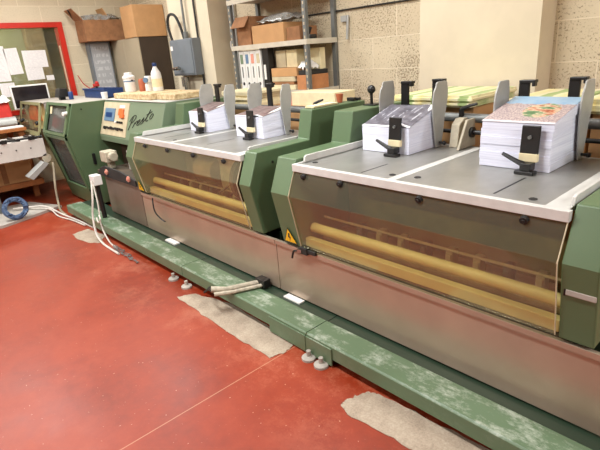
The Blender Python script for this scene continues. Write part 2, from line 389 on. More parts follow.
# the ceiling lamps
for i, (x, y, p) in enumerate(LAMPS):
    l = thing('ceiling_lamp', 'white fluorescent batten fixed under the ceiling', 'ceiling light', (x, y, 3.06), 'fluorescent battens on the ceiling')
    obj('housing', B(x-.75, x+.75, y-.07, y+.07, 3.06, 3.1), 'white', l)
# concrete patches let into the floor
def patch(pts, label):
    n = 10; out = []
    for i in range(len(pts)):
        a, b = Vector(pts[i]), Vector(pts[(i+1) % len(pts)])
        for k in range(n):
            p = a.lerp(b, k/n)
            if k: p += Vector((random.uniform(-.008, .008), random.uniform(-.008, .008)))
            out.append((p.x, p.y))
    o = obj('concrete_patch', MB().prism(out, .0002, .003, 2), 'concrete'); o['kind'] = 'structure'; o['label'] = label
patch([(-2.76, 1.25), (-2.70, 1.36), (-2.4, 1.44), (-1.75, 1.42), (-1.72, 1.33), (-1.74, 1.235), (-2.2, 1.235)], 'grey bare concrete patch beside the middle of the green rail')
patch([(-1.215, 1.225), (-1.235, 1.26), (-1.20, 1.37), (-1.15, 1.40), (-.7, 1.43), (0, 1.44), (0, 1.25), (-.83, 1.24), (-1.17, 1.205)], 'grey bare concrete patch nearest the camera')
patch([(-4.75, 1.21), (-4.80, 1.37), (-4.45, 1.42), (-4.28, 1.30), (-4.36, 1.24), (-4.6, 1.2)], 'small pale patch on the floor near the white cable')

# ---------------- base rail, skirts ----------------
def rail(x0, x1, label, plate=None):
    t = thing('base_rail', label, 'machine rail', ((x0+x1)/2, 1.5, 0), 'green base rail sections')
    prof = [(1.40, .046), (1.40, .118), (1.408, .126), (1.556, .126), (1.556, .09), (1.44, .09), (1.44, .046)]
    obj('rail_beam', MB().prism(prof, x0, x1), 'green_rail', t, .002)
    obj('inner_channel', B(x0, x1, 1.556, 1.70, .02, .118), 'green_dark', t)  # dust-free channel, darker green also stands in for the skirt's dark reflection
    if plate: obj('joint_plate', B(plate[0], plate[1], 1.392, 1.40, .012, .11), 'green_rail', t, .002)
    return t
def foot(t, x, y=1.372):
    f = obj('foot', MB().lathe((x, y, 0), [(.038, 0), (.038, .012), (.03, .018), (.012, .02), (.012, .05)]), 'grey_board', t, smooth=True)
ra = rail(-5.44, -2.935, 'green base rail section on the left, with white dust')
for x in (-3.03, -2.84+.0): pass
foot(ra, -3.03)
rb = rail(-2.93, -1.63, 'middle green base rail section beside the concrete patch', (-1.93, -1.63))
foot(rb, -2.84)
rc = rail(-1.625, .6, 'green base rail section nearest the camera, smeared with white dust', (-1.625, -1.44))
foot(rc, -1.585); foot(rc, -1.495)
def skirt(x0, x1, label, mat='skirt'):
    t = thing('skirt_panel', label, 'machine panel', ((x0+x1)/2, 1.64, .13), 'skirt panels under the guards')
    obj('panel', B(x0, x1, 1.632, 1.645, .13, .46), mat, t, .002)
    obj('top_fold', B(x0, x1, 1.622, 1.632, .435, .462), mat, t, .002)
skirt(-2.1, .6, 'smooth tan skirt panel under the right amber guard')
skirt(-3.93, -2.105, 'smooth tan skirt panel under the left amber guard')

# ---------------- feeder stations ----------------
HP = [(1.63, .975), (1.555, .79), (1.62, .475), (2.60, .475), (2.60, 1.16), (2.09, 1.16), (2.05, .98)]
def housing(t, x0, x1, slot=False, hole=False):
    h = obj('side_housing', MB().prism(HP, x0, x1), 'green', t, .006)
    if slot:
        obj('handle_slot', B(x0+.018, x1-.004, 1.573, 1.60, .672, .694), 'grey_board', h, .003)
        obj('latch', B(x0+.012, x0+.018, 1.575, 1.60, .668, .698), 'black', h)
    if hole: obj('screw', MB().tube([(x1-.002, 1.74, .90), (x1+.004, 1.74, .90)], .008), 'black', h)
    return h
def front_stop(t, x, y=2.03, zt=1.147, lab=None):
    s = obj('front_stop', MB().prism([(y-.012, 1.03), (y-.004, zt), (y+.006, zt), (y, 1.03)], x-.038, x+.038), 'black', t, .003)
    obj('stop_foot', B(x-.038, x+.038, y-.016, y+.006, .998, 1.032), 'cream_paper', s, .002)
    obj('clamp_bar', MB().box(x-.035, x+.045, y-.06, y-.018, .951, .966).box(x-.015, x+.03, y-.055, y-.005, .966, .998), 'black', s, .003)
    obj('clamp_lever', MB().tube([(x-.005, y-.035, .99), (x-.03, y-.04, 1.0), (x-.098, y-.035, 1.028)], [.014, .011, .008]), 'black', s, smooth=True)
    obj('screw', MB().tube([(x, y-.016, 1.1), (x, y-.004, 1.1)], .008), 'grey_metal', s)
def side_guide(t, x, y0=2.29, tall=1.30, flare=0, low=.952, wd=.125):
    # curved fin plate
    n = 14; mb = MB(); L = []; Rr = []
    prof = [(.0, .02, .075), (.1, .012, .08), (.25, .0, .09), (.45, -.012, .10), (.6, -.018, .115), (.75, -.016, .125), (.86, -.008, .126), (.93, .01, .12), (.985, .015, .115), (1.0, .03, .10)]
    for s in (-.004, .004):
        for h, a, b in prof:
            z = low + (tall-low)*h; k = flare*max(0, h-.55)**2
            mb.v.append((x+s+k, y0+a*wd/.125, z)); mb.v.append((x+s+k, y0+b*wd/.125, z))
    K = len(prof)
    for j in range(K-1):
        a = 2*j; mb.f += [(a, a+1, a+3, a+2), (2*K+a, 2*K+a+2, 2*K+a+3, 2*K+a+1), (a, a+2, 2*K+a+2, 2*K+a), (a+1, 2*K+a+1, 2*K+a+3, a+3)]
    mb.f += [(0, 2*K, 2*K+1, 1), (2*K-2, 2*K-1, 4*K-1, 4*K-2)]
    g = obj('side_guide', mb, 'grey_plastic', t, .002)
    obj('guide_knob', MB().tube([(x+.004, y0+.05, .975), (x+.03, y0+.05, .975)], .007).ball((x+.034, y0+.05, .975), .012), 'black', g, smooth=True)
def back_stop(t, x, y=2.555, top=1.285, wd=.05):
    obj('back_stop', MB().box(x-wd/2, x+wd/2, y, y+.018, .96, top).box(x-wd/2+.004, x+wd/2+.03, y-.01, y+.03, top-.004, top+.01).box(x+wd/2+.015, x+wd/2+.03, y-.01, y+.02, top-.02, top), 'black', t, .003)
def lock_lever(t, x, y, z, dx=.09, dz=.03):
    obj('lock_lever', MB().tube([(x, y, z-.05), (x, y, z)], .014).tube([(x, y, z), (x+dx*.5, y-.0, z+dz*.6), (x+dx, y, z+dz)], [.012, .009, .007]), 'black', t, smooth=True)
def feeder(x0, x1, hl, hr, label, stations, seam, slots, screws, right):
    t = thing('feeder_station', label, 'machine', ((x0+x1)/2, 1.9, 0))
    # table
    tt = obj('table_top', MB().box(x0+.012, x1-.012, 1.62, 2.42, .936, .95), 'table', t)
    tr = MB().box(x0, x1, 1.592, 1.62, .918, .956).box(x1-.09, x1-.012, 1.62, 2.42, .95, .954).box(x0, x0+.012, 1.62, 2.42, .93, .956)
    trm = obj('table_trim', tr, 'trim', t, .003)
    obj('side_lip', MB().prism([(1.66, .956), (1.668, .984), (1.68, .99), (2.40, .99), (2.40, .956)], x0+.014, x0+.026), 'trim', t, .002)
    obj('side_lip', MB().prism([(1.66, .954), (1.668, .984), (1.68, .99), (2.40, .99), (2.40, .95)], x1-.022, x1-.010), 'trim', t, .002)
    obj('seam_strip', B(seam-.02, seam+.02, 1.62, 2.40, .95, .9515), 'trim', tt)
    for sx_, ya, yb in slots: obj('slot', B(sx_-.004, sx_+.004, ya, yb, .9495, .9506), 'black', tt)
    for px_, py_ in screws: obj('screw', MB().lathe((px_, py_, .95), [(.015, 0), (.015, .002), (.010, .003), (.009, .0015)]), 'rubber', tt)
    # guard
    ga = obj('front_guard', MB().sheet([(1.604, .922), (1.549, .79), (1.612, .487)], x0+.006, x1-.004, .004), 'amber', t)
    nb = 4
    for k in range(nb):
        bx = x0 + (x1-x0)*((k+.5)/nb - .0)
        if right: bx = (x0+.085, x0+.34, x0+.78, x1-.14)[k]
        obj('bolt', MB().tube([(bx, 1.583, .897), (bx, 1.598, .903)], .015, 12).tube([(bx, 1.578, .895), (bx, 1.583, .897)], .008, 6), 'rubber', ga)
    for xe in (x0+.002, x1-.006):
        obj('edge_strip', MB().sheet([(1.60, .922), (1.545, .79), (1.608, .487)], xe, xe+.003, .006), 'cream', ga)
    # interior behind the guard
    obj('rear_panel', B(x0, x1, 2.02, 2.05, .475, .93), 'green_inner', t)
    obj('inner_tray', B(x0, x1, 1.646, 2.05, .45, .475), 'interior_dark', t)
    obj('front_ledge', B(x0+.004, x1-.004, 1.645, 1.685, .478, .528), 'yellow_bar', t, .004)
    for y_, z_, r_, m_ in ((1.71, .572, .027, 'yellow_bar'),):
        obj('roller', MB().tube([(x0+.01, y_, z_), (x1-.01, y_, z_)], r_, 14), m_, t, smooth=True)
    obj('roller_bed', B(x0+.01, x1-.01, 1.78, 1.98, .476, .50), 'interior', t)
    obj('drive_rod', MB().tube([(x0+.01, 1.80, .61), (x1-.05, 1.80, .61)], .007), 'cream', t)
    for k in range(8):
        bx = x0+.25+k*(x1-x0-.4)/7
        obj('feed_block', MB().box(bx-.018, bx+.018, 1.82, 1.87, .50, .60).box(bx-.014, bx+.014, 1.81, 1.82, .53, .58), 'cream' if k % 3 else 'grey_metal', t, .003)
    # housings
    housing(t, *hl); housing(t, *hr, slot=right, hole=True)
    # rear frame
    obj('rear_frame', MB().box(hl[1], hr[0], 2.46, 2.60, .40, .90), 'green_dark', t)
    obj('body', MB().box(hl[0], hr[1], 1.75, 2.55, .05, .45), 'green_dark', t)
    obj('shaft', MB().tube([(hl[1], 2.49, 1.09), (hr[0], 2.49, 1.09)], .025, 14), 'grey_metal', t, smooth=True)
    obj('shaft', MB().tube([(hl[1], 2.47, 1.015), (hr[0], 2.47, 1.015)], .011, 10), 'rubber', t, smooth=True)
    for s in stations:
        front_stop(t, s['stop'], s.get('sy', 2.03))
        side_guide(t, s['l'], s.get('ly', 2.24), 1.305)
        side_guide(t, s['r'], s.get('ry', 2.30), 1.30, s.get('flare', 0), wd=s.get('rw', .125))
        for bx, by in s['back']: back_stop(t, bx, by)
        lock_lever(t, s['r']+.05, 2.47, 1.14)
        cx = s['r']+.105
        if s.get('cast', True):
            c = obj('bracket', MB().prism([(2.34, .951), (2.36, 1.07), (2.40, 1.10), (2.44, 1.10), (2.46, 1.06), (2.46, .951)], cx-.05, cx+.0), 'casting', t, .004)
            obj('bracket', MB().prism([(2.28, .951), (2.36, 1.10), (2.44, 1.10), (2.455, .951)], cx+.03, cx+.045), 'casting', t, .004)
            obj('collar', MB().tube([(cx+.045, 2.40, 1.03), (cx+.06, 2.40, 1.03)], .028, 14).tube([(cx+.06, 2.40, 1.03), (cx+.13, 2.40, 1.03)], .012, 10), 'black', t, smooth=True)
    return t, ga
fr, ga_r = feeder(-1.855, -.508, (-2.01, -1.86), (-.503, -.388), 'right feeder station with wide steel table and long amber guard',
    [dict(stop=-.83, l=-1.085, r=-.738, ly=2.225, ry=2.30, flare=0, back=((-1.045, 2.42), (-.865, 2.555)), cast=False), dict(stop=-1.53, sy=2.045, l=-1.80, r=-1.448, ly=2.27, ry=2.275, back=((-1.745, 2.42), (-1.62, 2.555)))],
    -1.245, [(-1.44, 1.66, 1.86), (-.80, 1.67, 1.94)], [(-1.29, 1.70), (-1.17, 1.72), (-.66, 1.68), (-1.79, 1.70)], True)
fl, ga_l = feeder(-3.783, -2.315, (-3.93, -3.786), (-2.31, -2.20), 'left feeder station with yellow amber guard next to the control panel',
    [dict(stop=-3.40, sy=2.01, l=-3.66, r=-3.325, ly=2.19, ry=2.21, rw=.10, back=((-3.68, 2.36),), cast=False), dict(stop=-2.745, sy=2.01, l=-3.03, r=-2.62, ly=2.23, ry=2.205, rw=.09, back=((-2.99, 2.39),), cast=False)],
    -3.235, [(-3.5, 1.72, 1.95), (-2.88, 1.72, 1.95)], [(-3.30, 1.70), (-2.40, 1.72)], False)
# triangular inner plate and disc seen through the left guard
obj('inner_disc', MB().tube([(-2.62, 1.86, .72), (-2.58, 1.86, .72)], .17, 28), 'interior_dark', fl, smooth=True)
obj('inner_bracket', MB().prism([(-3.02, .50), (-3.12, .86), (-2.74, .90), (-2.62, .74)], 1.90, 1.94, 1), 'cream', fl, .004)
obj('linkage_rod', MB().tube([(-3.02, 1.78, .52), (-2.62, 1.78, .74)], .008), 'steel', fl)
obj('inner_motor', MB().tube([(-3.3, 1.9, .70), (-3.05, 1.9, .70)], .09, 20), 'interior', fl, smooth=True)
# warning labels
def warn(t, x, y, z, s, zoff):
    w_ = obj('warning_label', MB().prism([(x-s, z), (x+s, z), (x, z+s*1.75)], y-.002, y, 1), 'black', t)
    tl = []
    q = obj('triangle_face', MB().prism([(x-s*.84, z+s*.1), (x+s*.84, z+s*.1), (x, z+s*1.58)], y-.003, y-.002, 1), 'yellow', w_)
    obj('lightning_mark', MB().prism([(x-s*.05, z+s*1.15), (x+s*.16, z+s*1.1), (x+s*.04, z+s*.75), (x+s*.2, z+s*.75), (x-s*.06, z+s*.2), (x-.0*s, z+s*.6), (x-s*.2, z+s*.62)], y-.004, y-.003, 1), 'black', w_)
    for o_ in [w_]+[c_ for c_ in bpy.data.objects if c_.parent == w_]:
        for v_ in o_.data.vertices: v_.co.y -= (v_.co.z+t.location.z-z)*.206
def tilt(o, y0, z0, ang):
    pass
for t_, x_, z_ in ((fr, -1.935, .488), (fl, -3.86, .488)): warn(t_, x_, 1.612, z_, .056, 0)
# dangling catch under the right guard
cat = obj('guard_catch', MB().box(-1.86, -1.80, 1.60, 1.63, .445, .485).box(-1.80, -1.74, 1.606, 1.625, .455, .478), 'rubber', fr, .003)
obj('catch_key', MB().tube(smooth_path([(-1.86, 1.61, .455), (-1.90, 1.60, .45), (-1.915, 1.60, .43), (-1.925, 1.60, .40)]), .006), 'black', cat)
obj('catch_plate', B(-1.875, -1.84, 1.596, 1.61, .452, .47), 'steel', cat)
# ---------------- joystick, housing tops ----------------
jy = thing('control_lever', 'black ball-topped control lever standing on green housing', 'lever', (-1.945, 2.36, 1.16))
obj('base_plate', B(-1.99, -1.90, 2.33, 2.42, 1.161, 1.168), 'black', jy, .002)
obj('shaft', MB().tube([(-1.945, 2.36, 1.168), (-1.945, 2.36, 1.235)], .009), 'black', jy, smooth=True)
obj('ball', MB().ball((-1.945, 2.36, 1.255), .026), 'black', jy, smooth=True)

# ---------------- paper stacks ----------------
def stack(label, x0, x1, y0, y1, zf, zb, cover, skew=0, lean=0, group='stacks of printed sheets on the feeder tables', curl=0, batches=9, jog=.0012):
    z0 = .952
    t = thing('paper_stack', label, 'paper stack', ((x0+x1)/2, (y0+y1)/2, z0), group)
    mb = MB()
    for k in range(batches):
        a, b = k/batches, (k+1)/batches; dx, dy = random.uniform(-jog, jog), random.uniform(-jog, jog)
        n = len(mb.v)
        for h in (a, b):
            za, zb_ = z0+(zf-z0)*h, z0+(zb-z0)*h; sh = lean*h
            mb.v += [(x0+dx+sh, y0+dy, za), (x1+dx+sh+skew*h, y0+dy, za), (x1+dx+sh+skew*h, y1+dy, zb_), (x0+dx+sh, y1+dy, zb_)]
        mb.f += [tuple(n+i for i in q) for q in ((0,3,2,1),(4,5,6,7),(0,1,5,4),(1,2,6,5),(2,3,7,6),(3,0,4,7))]
    obj('sheets', mb, 'paper_edge', t)
    def fn(u, v):
        return (x0+lean+(x1+skew-x0)*u, y0-.003+(y1-y0)*v, zf+(zb-zf)*v+.002+curl*math.exp(-((u-.8)/.14)**2)*(1-.6*v))
    obj('cover_sheet', MB().grid(fn, 24, 12, .0015), cover, t, smooth=True)
    if curl:
        def fn2(u, v):
            return (x0+(x1+skew-x0)*(.68+.315*u)+lean, y0+.0+(y1-y0)*(.02+.98*v), zf+(zb-zf)*v+.004+curl*.55*math.sin(math.pi*min(1, u*.9+.1))*(1-.5*v))
        obj('curled_page', MB().grid(fn2, 14, 10, .001), 'white', t, smooth=True)
    return t
stack('tallest right-hand paper stack with blue and peach colour cover', -1.06, -.752, 2.052, 2.37, 1.152, 1.222, 'cover_colour', batches=6, jog=.0035)
stack('middle paper stack with grey cover and curled white pages', -1.775, -1.462, 2.068, 2.335, 1.09, 1.17, 'cover_grey', curl=.016)
stack('leftmost paper stack, with mauve cover, near control panel', -3.62, -3.345, 2.03, 2.28, 1.105, 1.155, 'cover_mauve', curl=.012)
stack('paper stack on left feeder table beside the green housing', -2.96, -2.64, 2.03, 2.27, 1.10, 1.14, 'cover_mauve', curl=.012)

# ---------------- control station ----------------
cs = thing('control_station', 'green control station with switch panel and script lettering', 'machine', (-4.7, 2.1, 0))
CF = [(2.05, 1.155), (1.92, .80)]
def cpt(x, v, off=0):  # point on sloping face, v 0 bottom..1 top
    y = CF[1][0] + (CF[0][0]-CF[1][0])*v; z = CF[1][1] + (CF[0][1]-CF[1][1])*v
    return (x, y-off*.94, z+off*.34)
obj('hood', MB().prism([(2.05, 1.155), (1.92, .80), (1.925, .745), (2.6, .745), (2.6, 1.165), (2.06, 1.165)], -5.448, -4.05), 'green_grey', cs, .004)
obj('top_plate', B(-5.448, -4.05, 2.045, 2.6, 1.165, 1.172), 'trim', cs, .002)
obj('body', MB().box(-5.44, -4.0, 2.12, 2.58, .05, .745), 'interior_dark', cs)
obj('support_column', B(-4.10, -3.95, 1.95, 2.12, .50, .745), 'green_dark', cs)
obj('front_panel', B(-4.74, -3.94, 1.63, 1.645, .13, .51), 'grey_brown', cs, .003)
obj('end_panel', B(-4.75, -4.74, 1.645, 2.12, .13, .51), 'green_dark', cs)
obj('deck', B(-4.95, -3.95, 1.645, 2.12, .51, .53), 'interior_dark', cs)
def on_face(name, x0, x1, v0, v1, t0, t1, mat, par, bev=0):
    mb = MB(); a = [cpt(x0, v0, t0), cpt(x1, v0, t0), cpt(x1, v1, t0), cpt(x0, v1, t0)]; b_ = [cpt(x0, v0, t1), cpt(x1, v0, t1), cpt(x1, v1, t1), cpt(x0, v1, t1)]
    mb.v = a+b_; mb.f = [(0,3,2,1),(4,5,6,7),(0,1,5,4),(1,2,6,5),(2,3,7,6),(3,0,4,7)]
    return obj(name, mb, mat, par, bev)
pn = on_face('switch_panel', -5.43, -4.78, .05, .97, 0, .008, 'cream', cs)
dp = on_face('display', -5.36, -5.10, .44, .80, .008, .016, 'blue_panel', pn, .002)
on_face('display_screen', -5.32, -5.16, .55, .68, .016, .019, 'blue', pn)
on_face('indicator', -5.0, -4.88, .62, .80, .008, .02, 'orange', pn, .003)
on_face('indicator', -4.94, -4.86, .55, .66, .008, .03, 'orange', pn, .003)
on_face('instruction_label', -5.0, -4.87, .83, .90, .008, .012, 'white', pn)
for k in range(9):
    x = -5.30+k*.055; p0 = cpt(x, .24+.01*(k % 2), .006); p1 = cpt(x+.004, .24+.01*(k % 2), .03)
    obj('switch_knob', MB().tube([p0, p1], .013 if k % 3 else .017, 10), 'black' if k not in (2, 5) else 'rubber', pn)
for k in range(4):
    x = -5.04+k*.05; obj('switch_knob', MB().tube([cpt(x, .43, .006), cpt(x, .43, .025)], .012, 10), ('white', 'black', 'rubber', 'black')[k], pn)
# script lettering 'Presto'
strokes = [
 [(0, 0), (.06, .5), (.12, 1.0)], [(-.1, .75), (.05, 1.08), (.28, 1.1), (.36, .85), (.22, .6), (.07, .55)],
 [(.34, .05), (.42, .42), (.45, .3), (.55, .5), (.62, .42)], [(.62, .2), (.8, .35), (.78, .5), (.66, .42), (.64, .15), (.74, .03), (.92, .2)],
 [(.92, .2), (1.08, .5), (1.06, .25), (1.1, .08), (.96, .02)], [(1.1, .08), (1.3, .4), (1.42, .95)], [(1.42, .95), (1.3, .3), (1.36, .05), (1.48, .12)],
 [(1.22, .62), (1.6, .7)], [(1.62, .1), (1.56, .3), (1.66, .5), (1.78, .38), (1.72, .12), (1.6, .1)]]
let = MB()
for st_ in strokes:
    pts = []
    for u, v in smooth_path([(a, b, 0) for a, b in st_], 5) and [(q.x, q.y) for q in smooth_path([(a, b, 0) for a, b in st_], 5)]:
        X = u*.27+v*.05; Y = v*.125+u*.075
        pts.append(cpt(-4.74+X, .26+Y/.378*.98, .003))
    let.tube(pts, .0032, 5)
obj('script_lettering', let, 'rubber', cs)
# motor, chain guard
mo = obj('drive_motor', MB().box(-4.96, -4.80, 1.70, 1.82, .60, .71).tube([(-5.0, 1.76, .66), (-4.74, 1.76, .66)], .045, 14).box(-4.92, -4.84, 1.74, 1.80, .53, .60), 'casting', cs, .01)
obj('motor_cap', MB().tube([(-5.02, 1.76, .66), (-5.0, 1.76, .66)], .03, 12), 'brown_cup', mo)
cgd = obj('chain_guard', MB().prism([(-4.86, .50), (-4.78, .575), (-4.66, .61), (-4.30, .60), (-3.98, .555), (-3.98, .50)], 1.612, 1.629, 1), 'rubber', cs, .004)
for x in (-4.60, -4.10): obj('sprocket_hub', MB().tube([(x, 1.60, .557), (x, 1.612, .557)], .026, 14).tube([(x, 1.59, .557), (x, 1.60, .557)], .012, 10), 'pink', cgd)
obj('gear_box', MB().box(-4.30, -4.05, 1.80, 1.90, .53, .72).box(-4.38, -4.34, 1.82, 1.9, .53, .74).box(-4.62, -4.45, 1.84, 1.95, .53, .72), 'grey_board', cs, .006)
obj('side_arm', MB().prism([(1.86, .53), (1.80, .60), (1.95, .74), (2.0, .53)], -4.20, -4.16), 'grey_board', cs, .003)

# switch and knob on the tower side are with the tower
jp = thing('junction_post', 'white junction box on thin black post with loose cables', 'post', (-4.62, 1.5, 0))
obj('pole', MB().tube([(-4.60, 1.50, .127), (-4.62, 1.5, .46)], .022, 10), 'black', jp, smooth=True)
obj('junction_box', B(-4.68, -4.57, 1.46, 1.54, .455, .55), 'white', jp, .006)

# ---------------- tower (D) ----------------
tw = thing('trimmer_tower', 'green upright tower with dark tinted windows left of control station', 'machine', (-5.87, 2.0, 0))
TP = [(1.70, 1.165), (1.575, .83), (1.74, .04), (2.6, .04), (2.6, 1.165)]
sp_ = obj('side_panel', MB().prism(TP, -5.475, -5.45), 'green', tw, .003)
obj('side_panel', MB().prism(TP, -6.30, -6.275), 'green', tw, .003)
obj('screw', MB().tube([(-5.45, 1.78, 1.10), (-5.444, 1.78, 1.10)], .008), 'black', sp_)
obj('side_switch', B(-5.45, -5.425, 1.785, 1.815, .50, .62), 'black', sp_, .003)
obj('top_cover', B(-6.275, -5.475, 1.70, 2.6, 1.145, 1.168), 'grey_board', tw, .003)
obj('back_panel', B(-6.275, -5.475, 2.2, 2.24, .04, 1.145), 'interior_dark', tw)
obj('floor_pan', B(-6.275, -5.475, 1.78, 2.2, .04, .07), 'interior_dark', tw)
fm = MB()
def bar(p, q, x0, x1): fm.sheet([p, q], x0, x1, -.02)
for a, b_ in ((( 1.70, 1.165), (1.69, 1.135)), ((1.585, .86), (1.575, .83)), ((1.575, .83), (1.582, .795)), ((1.70, .23), (1.74, .04))): bar(a, b_, -6.275, -5.475)
for x0, x1 in ((-6.275, -6.20), (-5.54, -5.475)):
    bar((1.70, 1.165), (1.575, .83), x0, x1); bar((1.575, .83), (1.74, .04), x0, x1)
obj('front_frame', fm, 'green', tw)
def pane(p, q): return MB().sheet([p, q], -6.20, -5.54, .004)
wu = obj('upper_window', pane((1.705, 1.135), (1.60, .86)), 'smoke', tw)
wl_ = obj('lower_window', pane((1.595, .795), (1.712, .23)), 'smoke', tw)
obj('label_sticker', MB().sheet([(1.693, 1.125), (1.665, 1.04)], -6.19, -6.12, -.003), 'cream_paper', wu)
obj('hinge_knob', MB().tube([(-5.52, 1.66, 1.07), (-5.50, 1.60, 1.07)], .02), 'white', wu)
obj('inner_plate', MB().prism([(1.80, .75), (1.80, 1.05), (2.15, 1.05), (2.15, .62)], -5.9, -5.88), 'interior_dark', tw)
obj('inner_shelf', B(-6.2, -5.6, 1.85, 2.15, .60, .63), 'brown_cup', tw)
obj('inner_rod', MB().tube([(-6.27, 1.95, .52), (-5.48, 1.95, .52)], .012), 'steel', tw)
# far left hood
hd = thing('end_hood', 'olive hood with orange-backed acrylic front at far left of machine', 'machine', (-6.75, 1.9, 0))
hb = obj('hood_shell', MB().sheet([(2.3, .80), (2.3, 1.165), (1.64, 1.165)], -7.25, -6.33, .012).box(-7.25, -7.23, 1.66, 2.3, .80, 1.16).box(-6.35, -6.33, 1.66, 2.3, .80, 1.16), 'grey_board', hd)
ff = MB()
for a, b_ in (((1.64, 1.165), (1.632, 1.13)), ((1.555, .83), (1.54, .78))): ff.sheet([a, b_], -7.25, -6.33, -.015)
for x0, x1 in ((-7.25, -7.19), (-6.40, -6.33)): ff.sheet([(1.64, 1.165), (1.54, .78)], x0, x1, -.015)
obj('front_frame', ff, 'olive', hd)
obj('front_window', MB().sheet([(1.64, 1.13), (1.557, .83)], -7.19, -6.40, .004), 'amber', hd)
obj('inner_panel', B(-7.18, -6.42, 1.70, 1.72, .82, 1.14), 'cream_paper', hd)
obj('inner_orange_shape', MB().prism([(-7.16, .93), (-7.10, 1.06), (-6.95, 1.12), (-6.70, 1.12), (-6.70, .93)], 1.665, 1.699, 1), 'orange', hd)  # plain orange shape set behind the amber window
for x in (-7.16, -6.46): obj('knob', MB().tube([(x, 1.60, .94), (x, 1.55, .925)], .022), 'black', hd)
obj('pedestal', B(-6.95, -6.5, 1.95, 2.25, 0, .82), 'interior_dark', hd)

# ---------------- conveyor, bench on the left ----------------
cv = thing('delivery_conveyor', 'off-white delivery conveyor with black rollers at left edge', 'conveyor', (-6.4, .9, 0))
obj('side_plate', B(-6.115, -6.10, .1, 1.5, .585, .79), 'conv', cv, .003)
obj('side_plate', B(-6.60, -6.585, .1, 1.5, .585, .79), 'conv', cv, .003)
obj('bed', B(-6.585, -6.115, .12, 1.48, .70, .76), 'conv', cv)
for k in range(7): obj('roller', MB().tube([(-6.585, .35+k*.18, .785), (-6.115, .35+k*.18, .785)], .022, 10), 'black', cv, smooth=True)
obj('top_rail', MB().tube([(-6.11, .1, .812), (-6.11, 1.5, .812)], .012), 'black', cv)
for y in (.5, .8, 1.1, 1.38): obj('rail_bracket', B(-6.13, -6.09, y-.03, y+.03, .79, .83), 'black', cv, .003)
for y in (.9, 1.05, 1.2, 1.35): obj('screw', MB().tube([(-6.10, y, .70), (-6.096, y, .70)], .008), 'black', cv)
for y in (.2, .9):
    for x in (-6.56, -6.16): obj('leg', B(x-.02, x+.02, y-.02, y+.02, 0, .585), 'grey_metal', cv)
obj('chute_plate', MB().prism([(1.22, .40), (1.42, .54), (1.47, .51), (1.27, .36)], -6.12, -5.98), 'grey_plastic', cv, .003)
obj('end_motor', MB().tube([(-6.28, 1.49, .56), (-6.10, 1.49, .56)], .05, 12), 'casting', cv, smooth=True)
bn = thing('work_bench', 'brown wooden bench with low shelf below the window', 'bench', (-7.05, .9, 0))
obj('worktop', B(-7.45, -6.73, -.2, 1.50, .84, .88), 'wood', bn, .004)
obj('low_shelf', B(-7.45, -6.62, -.2, 1.52, .17, .24), 'wood', bn, .004)
for x in (-7.40, -6.80):
    for y in (-.15, 1.44): obj('leg', MB().box(x-.03, x+.03, y-.03, y+.03, 0, .17).box(x-.03, x+.03, y-.03, y+.03, .24, .84), 'wood', bn)
cb = thing('cardboard_carton', 'brown cardboard carton on the low bench shelf', 'box', (-6.9, 1.1, .24))
obj('carton_body', B(-7.2, -6.64, .75, 1.42, .2405, .50), 'cardboard', cb, .004); obj('packing_tape', B(-6.641, -6.637, 1.08, 1.14, .25, .49), 'cardboard_dark', cb)
fbd = tag(obj('floor_board', MB().prism([(-6.42, 1.25), (-5.88, 1.46), (-5.62, .80), (-5.75, .30), (-6.50, .30)], .001, .03, 2), 'grey_board'), 'flat pale grey board lying on the floor under the conveyor', 'board')
def coil(c, r, turns, tr, mat, label, tilt_):
    mb = MB(); mb_pts = []
    q = Matrix.Rotation(tilt_, 3, 'Y')
    for k in range(turns*24+1):
        a = 2*math.pi*k/24; rr_ = r*(1+.14*math.sin(k*.037)+.03*math.sin(k*.61)); z = random.uniform(-.02, .02)
        p = q @ Vector((rr_*math.cos(a), rr_*math.sin(a), z)); mb_pts.append(Vector(c)+p)
    mb.tube(mb_pts, tr, 6); return tag(obj('hose_coil', mb, mat, smooth=True), label, 'cable')
M['blue_grey'] = simple('blue_grey_hose', (70, 92, 124), .5)
coil((-5.74, .97, .15), .10, 8, .013, 'blue_grey', 'coiled blue-grey hose standing on the pale floor board', R(68))
M['blue_dark'] = simple('dark_blue_hose', (40, 64, 96), .5)
coil((-5.98, .66, .14), .10, 5, .014, 'blue_dark', 'dark blue hose coil at left edge below the bench', R(62))
# cables
def cable(pts, r, mat, label): return tag(obj('cable', MB().tube(smooth_path(pts), r, 6), mat, smooth=True), label, 'cable')
M['white_cable'] = simple('white_cable', (214, 206, 196), .5); M['grey_hose'] = simple('beige_hose', (168, 156, 132), .5)
cable([(-6.06, 1.53, .50), (-5.98, 1.50, .42), (-5.93, 1.46, .25), (-5.9, 1.44, .06), (-5.72, 1.40, .014), (-5.45, 1.38, .012)], .012, 'grey_hose', 'beige hose hanging from the conveyor end to the floor')
cable([(-6.15, 1.02, .05), (-6.02, 1.14, .06), (-5.9, 1.30, .05), (-5.55, 1.36, .014), (-5.1, 1.40, .012), (-4.75, 1.42, .012)], .011, 'white_cable', 'long white cable running along the floor to junction post')
cable([(-6.06, 1.12, .04), (-5.8, 1.30, .04), (-5.5, 1.31, .012), (-5.2, 1.36, .012), (-4.9, 1.385, .012)], .008, 'white_cable', 'second thinner white cable on the floor behind the pale patch')
cable([(-4.60, 1.45, .50), (-4.52, 1.40, .36), (-4.50, 1.36, .20), (-4.42, 1.33, .06), (-4.25, 1.31, .012), (-4.05, 1.30, .010), (-3.85, 1.30, .010)], .010, 'white_cable', 'white cable hanging from white junction box down to floor')
